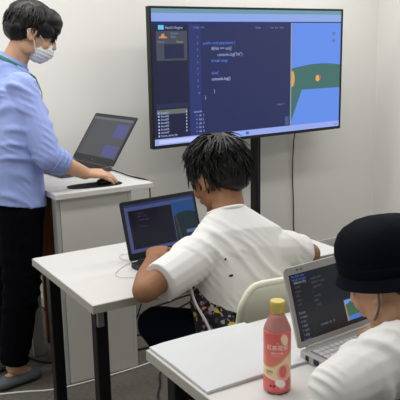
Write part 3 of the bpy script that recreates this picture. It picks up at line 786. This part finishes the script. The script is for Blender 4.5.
tube('collar', ring3(neck1+V((-.002, .0, .0)), .064, .062, ax3, .008), .0075, M['tee'], tee)
for q, rr in ((V((1.155, 1.72, .79)), (.010, .003, .004)), (V((1.14, 1.735, .835)), (.004, .003, .004))):
    ok, co, no, ix = tee.closest_point_on_mesh(q)
    bm = bmesh.new(); ell(bm, co, rr, n=12); fin('print_mark', bm, M['stitch'], tee, smooth=True)
# floral shirt tail hanging out below the tee
bm = bmesh.new()
tail = [((1.075, 1.86, .705), .006), ((1.10, 1.80, .655), .010), ((1.125, 1.745, .60), .014)]
loft(bm, [((1.115, 1.84, .715), (.035, -.02, 0), (0, .03, .02)), ((1.13, 1.80, .66), (.060, -.045, 0), (0, .04, .01)), ((1.15, 1.765, .61), (.080, -.06, 0), (0, .05, .01)), ((1.16, 1.75, .56), (.085, -.07, 0), (0, .055, .01))], 20)
ft = grow('shirt_tail', bm, M['floral'], P1, .005, 2, fold=folds(.004, (1, .2, .1), .04, 4))
tube('tail_edge', [(1.068, 1.845, .735), (1.068, 1.830, .70), (1.075, 1.800, .665), (1.085, 1.770, .63), (1.09, 1.75, .59)], .0045, M['tee'], ft)
# trousers
bm = bmesh.new()
loft(bm, [(hipc+V((0, 0, .11)), ax*.165, V((0, .115, 0))), (hipc+V((0, 0, .03)), ax*.18, V((0, .13, 0))), (hipc+V((0, .02, -.06)), ax*.18, V((0, .12, 0)))])
for h_, k, a in ((hipc+V((-.09, .02, -.01)), kL, aL), (hipc+V((.09, .0, -.01)), kR, aR)):
    cap(bm, h_, .088, k, .070); cap(bm, k, .068, a+V((0, 0, .04)), .052, f1=True)
grow('trousers', bm, M['navy2'], P1, .006, 4, fold=folds(.004, (.2, 1, .3), .06, 9))
for a in (aL, aR):
    bm = bmesh.new(); cap(bm, a+V((0, -.03, -.048)), .042, a+V((-.01, .15, -.052)), .040)
    grow('slipper', bm, M['slipper'], P1, .005, 2, clip=[(V((0, 0, .001)), V((0, 0, -1)))])

# ---------- person 2 : standing at the podium
P2 = empty('person', (0, 0, 0), 0, 'standing person in a blue shirt, white mask and green lanyard, leaning over the podium laptop', 'person')
H2 = Head((.992, 3.03, 1.555), (.90, -.22, -.42))
nk = V((.905, 3.055, 1.425)); sR = V((.895, 2.915, 1.325)); sL = V((.865, 3.245, 1.335))
eR = V((.950, 2.815, 1.045)); wR = V((1.135, 2.868, .948)); eL = V((.96, 3.33, 1.06)); wL = V((1.14, 3.30, .945))
hp = V((.852, 3.02, .88))
bm = bmesh.new(); H2.skull(bm); cap(bm, H2.p(0, -.022, -.045), .050, nk, .056)
for a, b, c in ((sR, eR, wR), (sL, eL, wL)):
    cap(bm, a, .042, b, .040); cap(bm, b, .040, b.lerp(c, .3), .041); cap(bm, b.lerp(c, .3), .041, c, .028)
hand(bm, wR, (.985, .03, -.12), (.14, -.22, 1), -1, (.30, .34, .38, .42), .10, .35, 1.1)
hand(bm, wL, (.97, -.15, -.10), (.1, .1, 1), 1, (.35, .4, .4, .45))
ay = V((0, 1, 0))
loft(bm, [(hp+V((0, 0, -.05)), ay*.14, V((.10, 0, 0))), (hp+V((.01, 0, .15)), ay*.125, V((.09, 0, 0))), (hp+V((.05, .02, .35)), ay*.15, V((.10, 0, 0))), (V((.878, 3.07, 1.34)), ay*.14, V((.07, 0, 0))), (nk, ay*.05, V((.05, 0, 0)))])
aR_, aL_ = V((.775, 2.945, .09)), V((.745, 3.13, .09)); kR_, kL_ = V((.835, 2.93, .47)), V((.825, 3.12, .47))
for h_, k, a in ((hp+V((0, -.09, -.04)), kR_, aR_), (hp+V((0, .09, -.04)), kL_, aL_)):
    cap(bm, h_, .08, k, .055); cap(bm, k, .052, a, .036)
    cap(bm, a, .036, a+V((.06, .012, -.048)), .027); cap(bm, a+V((-.03, -.005, -.055)), .028, a+V((.09, .02, -.064)), .022)
grow('body', bm, M['skin'], P2, .0042, 3)
H2.eyes(P2)
bm = bmesh.new(); H2.e(bm, (0, -.020, .045), (.089, .112, .092)); H2.e(bm, (0, .035, .070), (.080, .075, .058)); H2.e(bm, (0, -.060, .000), (.080, .068, .068))
H2.e(bm, (0, .072, .052), (.070, .038, .032))
for k in (-1, 1): H2.e(bm, (k*.058, .030, .030), (.028, .052, .038))
h = grow('hair', bm, M['hair'], P2, .005, 3, fold=lambda p: .003*noise.noise(p*40))
bm = bmesh.new()
locks(bm, H2, 560, .0058, (.05, .08), zone=lambda n: n.z > .1 or (n.y < .0 and n.z > -.35), lift=.015, flop=1.1, rad=(.086, .110, .092), cen=(0, -.016, .044))
fin('hair_locks', bm, M['hair'], h, smooth=True)
# mask
bm = bmesh.new(); H2.e(bm, (0, .052, -.056), (.057, .060, .054)); H2.c(bm, (0, .092, -.020), .016, (0, .094, -.055), .024); H2.e(bm, (0, .05, -.085), (.045, .045, .028))
mk = grow('face_mask', bm, M['mask'], P2, .004, 3, fold=lambda p: .0015*math.sin((H2.B.transposed() @ (p-H2.C)).z*420))
for k in (-1, 1):
    for zz, ze in ((-.012, .018), (-.085, -.022)):
        tube('ear_loop', [H2.p(k*.046, .068, -.022 if zz > -.05 else -.085), H2.p(k*.066, .040, zz), H2.p(k*.079, .010, ze), H2.p(k*.084, -.022, ze*.6), H2.p(k*.080, -.030, 0)], .0022, M['mask'], mk)
# shirt
bm = bmesh.new()
loft(bm, [(hp+V((.0, -.01, -.045)), ay*.178, V((.132, 0, -.02))), (hp+V((.0, 0, .06)), ay*.176, V((.128, 0, 0))), (hp+V((.01, 0, .20)), ay*.18, V((.125, 0, 0))), (hp+V((.045, .015, .34)), ay*.195, V((.128, 0, .0))),
          (V((.872, 3.07, 1.32)), ay*.185, V((.105, 0, 0))), (V((.885, 3.068, 1.375)), ay*.125, V((.085, 0, 0))), (V((.896, 3.06, 1.437)), ay*.066, V((.066, 0, -.036)))], 28, 2.4)
for a, b in ((sR, eR), (sL, eL)):
    cap(bm, a+V((-.005, (.008 if a is sR else -.008), .0)), .070, a.lerp(b, .5), .064); cap(bm, a.lerp(b, .5), .064, b, .058)
for b, c in ((eR, wR), (eL, wL)):
    cap(bm, b, .058, b.lerp(c, .22), .055, f1=True)
sh = grow('shirt', bm, M['blue'], P2, .0045, 3, fold=folds(.0075, (.35, .55, 1), .06, 12.3, .006))
for b, c in ((eR, wR), (eL, wL)):
    bm = bmesh.new(); d = (c-b).normalized()
    for k, r in ((.14, .061), (.27, .060), (.38, .055)):
        cap(bm, b.lerp(c, k)-d*.012, r, b.lerp(c, k)+d*.012, r-.003, True, True)
    grow('rolled_cuff', bm, M['blue_d'], sh, .0045, 3, fold=folds(.005, (.8, 0, -.5), .022, 3))
# collar
bm = bmesh.new(); c0 = V((.900, 3.058, 1.432)); dn = (H2.p(0, -.02, -.05)-nk).normalized(); x, y = frame_of(dn)
rs = [[bm.verts.new(c0+dn*dz+(x*math.cos(2*PI*k/28)+y*math.sin(2*PI*k/28))*r) for k in range(28)] for r, dz in ((.078, -.028), (.071, -.005), (.064, .022), (.059, .022), (.056, -.02))]
rings(bm, rs, False)
fin('collar', bm, M['blue_d'], sh, smooth=True)
# lanyard
def ln(pts, w=.009):
    bm = bmesh.new(); prev = None; P_ = [V(p) for p in pts]; rs = []
    for i, p in enumerate(P_):
        d = (P_[min(i+1, len(P_)-1)]-P_[max(i-1, 0)]).normalized(); o_ = (p-V((.875, 3.065, p.z-.06))).normalized(); s = d.cross(o_).normalized(); o_ = s.cross(d).normalized()
        rs.append([bm.verts.new(p+s*w+o_*.001), bm.verts.new(p+s*w-o_*.0015), bm.verts.new(p-s*w-o_*.0015), bm.verts.new(p-s*w+o_*.001)])
    rings(bm, rs); return fin('lanyard', bm, M['green'], P2)
pts = []
for k in range(0, 25):
    a = PI*(k/24)      # round the back of the neck, over the collar
    pts.append(V((.915-.094*math.sin(a), 3.060-.086*math.cos(a), 1.412+.058*math.sin(a))))
front = [V((1.012, 3.02, 1.22)), V((1.008, 3.005, 1.30)), V((.978, 2.985, 1.365))]
front2 = [V((1.012, 3.09, 1.22)), V((1.008, 3.11, 1.30)), V((.978, 3.135, 1.365))]
ln(front+pts+front2[::-1], .007)
# trousers
bm = bmesh.new()
loft(bm, [(hp+V((0, 0, .05)), ay*.160, V((.112, 0, 0))), (hp+V((0, 0, -.04)), ay*.172, V((.122, 0, 0))), (hp+V((0, 0, -.14)), ay*.172, V((.115, 0, 0)))])
for h_, k, a in ((hp+V((0, -.085, -.08)), kR_, aR_), (hp+V((0, .085, -.08)), kL_, aL_)):
    cap(bm, h_, .104, k, .084); cap(bm, k, .084, a+V((.0, 0, .02)), .062, f1=True)
grow('trousers', bm, M['navy'], P2, .006, 4, fold=folds(.006, (.2, .2, 1), .075, 21, .004))
for a in (aR_, aL_):
    bm = bmesh.new(); loft(bm, [(a+V((-.085, -.02, -.062)), V((0, .028, 0)), V((0, 0, .020))), (a+V((-.05, -.012, -.060)), V((0, .038, 0)), V((0, 0, .028))), (a+V((.0, 0, -.060)), V((0, .040, 0)), V((0, 0, .027))), (a+V((.05, .012, -.058)), V((0, .046, 0)), V((0, 0, .034))), (a+V((.10, .022, -.064)), V((0, .042, 0)), V((0, 0, .028))), (a+V((.125, .028, -.070)), V((0, .026, 0)), V((0, 0, .018)))])
    s_ = grow('slipper', bm, M['slipper'], P2, .004, 2, clip=[(V((0, 0, .001)), V((0, 0, -1)))])

# ---------- person 3 : in the black hat, seated at the front desk
P3 = empty('person', (0, 0, 0), 0, 'person in a black hat and white shirt bent over the silver laptop at front right', 'person')
H3 = Head((1.177, 1.110, .952), (-.24, .88, -.42))
nk3 = V((1.215, 1.00, .880)); s3L = V((1.035, 1.005, .825)); s3R = V((1.43, .90, .80)); e3L = V((.925, .995, .775)); w3L = V((1.085, 1.06, .768))
e3R = V((1.53, 1.02, .775)); w3R = V((1.33, 1.16, .766)); hp3 = V((1.36, .70, .545))
bm = bmesh.new(); H3.skull(bm); cap(bm, H3.p(0, -.02, -.04), .05, nk3, .056)
for a, b, c in ((s3L, e3L, w3L), (s3R, e3R, w3R)):
    cap(bm, a, .046, b, .040); cap(bm, b, .040, b.lerp(c, .35), .040); cap(bm, b.lerp(c, .35), .040, c, .026)
hand(bm, w3L, (.97, .24, .0), (-.1, .05, 1), 1, (.4, .45, .45, .5)); hand(bm, w3R, (-.5, .85, .05), (.1, 0, 1), -1, (.4, .45, .45, .5))
ax4 = V((.96, -.27, 0))
loft(bm, [(hp3, ax4*.135, V((0, .09, -.03))), (hp3.lerp(nk3, .4), ax4*.13, V((0, .09, -.05))), (hp3.lerp(nk3, .75), ax4*.15, V((0, .09, -.05))), (nk3, ax4*.06, V((0, .05, -.03)))])
k3L, k3R, a3L, a3R = V((1.20, 1.11, .50)), V((1.46, 1.10, .50)), V((1.22, 1.13, .09)), V((1.47, 1.13, .09))
for h_, k, a in ((hp3+V((-.09, .0, -.02)), k3L, a3L), (hp3+V((.09, 0, -.02)), k3R, a3R)):
    cap(bm, h_, .07, k, .052); cap(bm, k, .05, a, .036); cap(bm, a+V((0, -.03, -.05)), .03, a+V((-.01, .15, -.06)), .027)
grow('body', bm, M['skin'], P3, .0042, 3)
H3.eyes(P3)
bm = bmesh.new(); H3.e(bm, (0, -.02, .045), (.078, .097, .08)); H3.e(bm, (0, -.06, 0), (.068, .05, .05))
grow('hair', bm, M['hair'], P3, .005, 3)
# hat: soft crown, stitched band, drooping brim
HR = -.09
TH_ = Matrix.Translation(H3.p(.003, -.008, .034)) @ (H3.B @ Matrix.Rotation(.22, 3, 'X') @ Matrix.Rotation(HR, 3, 'Y')).to_4x4() @ Matrix.Diagonal((1, 1.12, 1, 1))
bm = bmesh.new(); n = 56
prof = [(.100, -.006), (.1045, .02), (.1055, .045), (.101, .068), (.091, .087), (.076, .101), (.055, .111), (.03, .117), (.012, .119), (.001, .1192)]
inner = [(.001, .115), (.05, .108), (.083, .088), (.098, .05), (.0965, -.006)]
lathe(bm, prof+inner, n, T=TH_)
crown = fin('hat_crown', bm, M['black_hat'], P3, smooth=True)
sub = crown.modifiers.new('d', 'DISPLACE'); tx = bpy.data.textures.new('dent', 'CLOUDS'); tx.noise_scale = .07; sub.texture = tx; sub.strength = .010; sub.mid_level = .5
bm = bmesh.new(); lathe(bm, [(.101, -.004), (.1035, -.003), (.1065, .016), (.1062, .022), (.1035, .0225)], n, T=TH_); fin('hat_band', bm, M['black_hat'], crown, smooth=True)
bm = bmesh.new(); rs = []
for r, z in ((.100, .004), (.104, -.003), (.109, -.015), (.1135, -.027), (.1145, -.0285), (.1130, -.030), (.107, -.0165), (.102, -.0055), (.099, .001)):
    ring = []
    for k in range(n):
        a = 2*PI*k/n; wv = 1+.012*math.sin(3*a+1); ring.append(bm.verts.new(TH_ @ V((r*wv*math.cos(a), r*wv*math.sin(a), z-.004*math.sin(2*a)*(r-.1)/.03))))
    rs.append(ring)
rings(bm, rs, False); fin('hat_brim', bm, mat('hat_brim_twill', (11, 15, 25), rough=.85, bump=.2, bscale=300, spec=.1), crown, smooth=True)
for k in (-1,):
    tube('ear_loop', [H3.p(k*.078, -.024, .014), H3.p(k*.086, -.018, -.02), H3.p(k*.078, -.004, -.05), H3.p(k*.062, .03, -.075)], .0028, M['key_gap'], P3)
# shirt
bm = bmesh.new()
def t3(t, hw, hd, off=V((0, 0, 0))): return (hp3.lerp(nk3, t)+off, ax4*hw, V((.03, .13, -.085)).normalized()*hd)
loft(bm, [t3(-.1, .19, .14), t3(.15, .19, .14), t3(.45, .195, .135, V((0, -.02, 0))), t3(.68, .20, .125, V((0, -.02, 0))), t3(.85, .185, .10, V((0, -.01, -.0))), t3(.95, .11, .08), t3(1.02, .066, .062)], 28, 2.3)
cap(bm, s3L+V((.05, -.02, .0)), .080, s3L.lerp(e3L, .5), .070); cap(bm, s3L.lerp(e3L, .5), .070, e3L+V((0, 0, .022)), .058)
cap(bm, e3L+V((0, 0, .022)), .058, e3L.lerp(w3L, .75)+V((0, 0, .02)), .050, f1=True)
cap(bm, s3R-V((.05, 0, 0)), .080, e3R, .060); cap(bm, e3R, .060, e3R.lerp(w3R, .7)+V((0, 0, .01)), .048, f1=True)
grow('shirt', bm, M['tee'], P3, .0045, 3, fold=folds(.011, (.8, .35, .5), .050, 31.2, .008))
bm = bmesh.new()
loft(bm, [(hp3+V((0, 0, .1)), ax4*.16, V((0, .115, 0))), (hp3+V((0, 0, -.06)), ax4*.18, V((0, .125, 0)))])
for h_, k, a in ((hp3+V((-.09, .0, -.01)), k3L, a3L), (hp3+V((.09, 0, -.01)), k3R, a3R)):
    cap(bm, h_, .088, k, .068); cap(bm, k, .066, a+V((0, 0, .03)), .05, f1=True)
grow('trousers', bm, M['navy'], P3, .007, 3)

# each person's empty stands at the person's own base
for root, base in ((P1, V((1.28, 1.85, 0))), (P2, V((.80, 3.03, 0))), (P3, V((1.34, .85, 0)))):
    root.location = base
    for ch in root.children: ch.location = ch.location-base
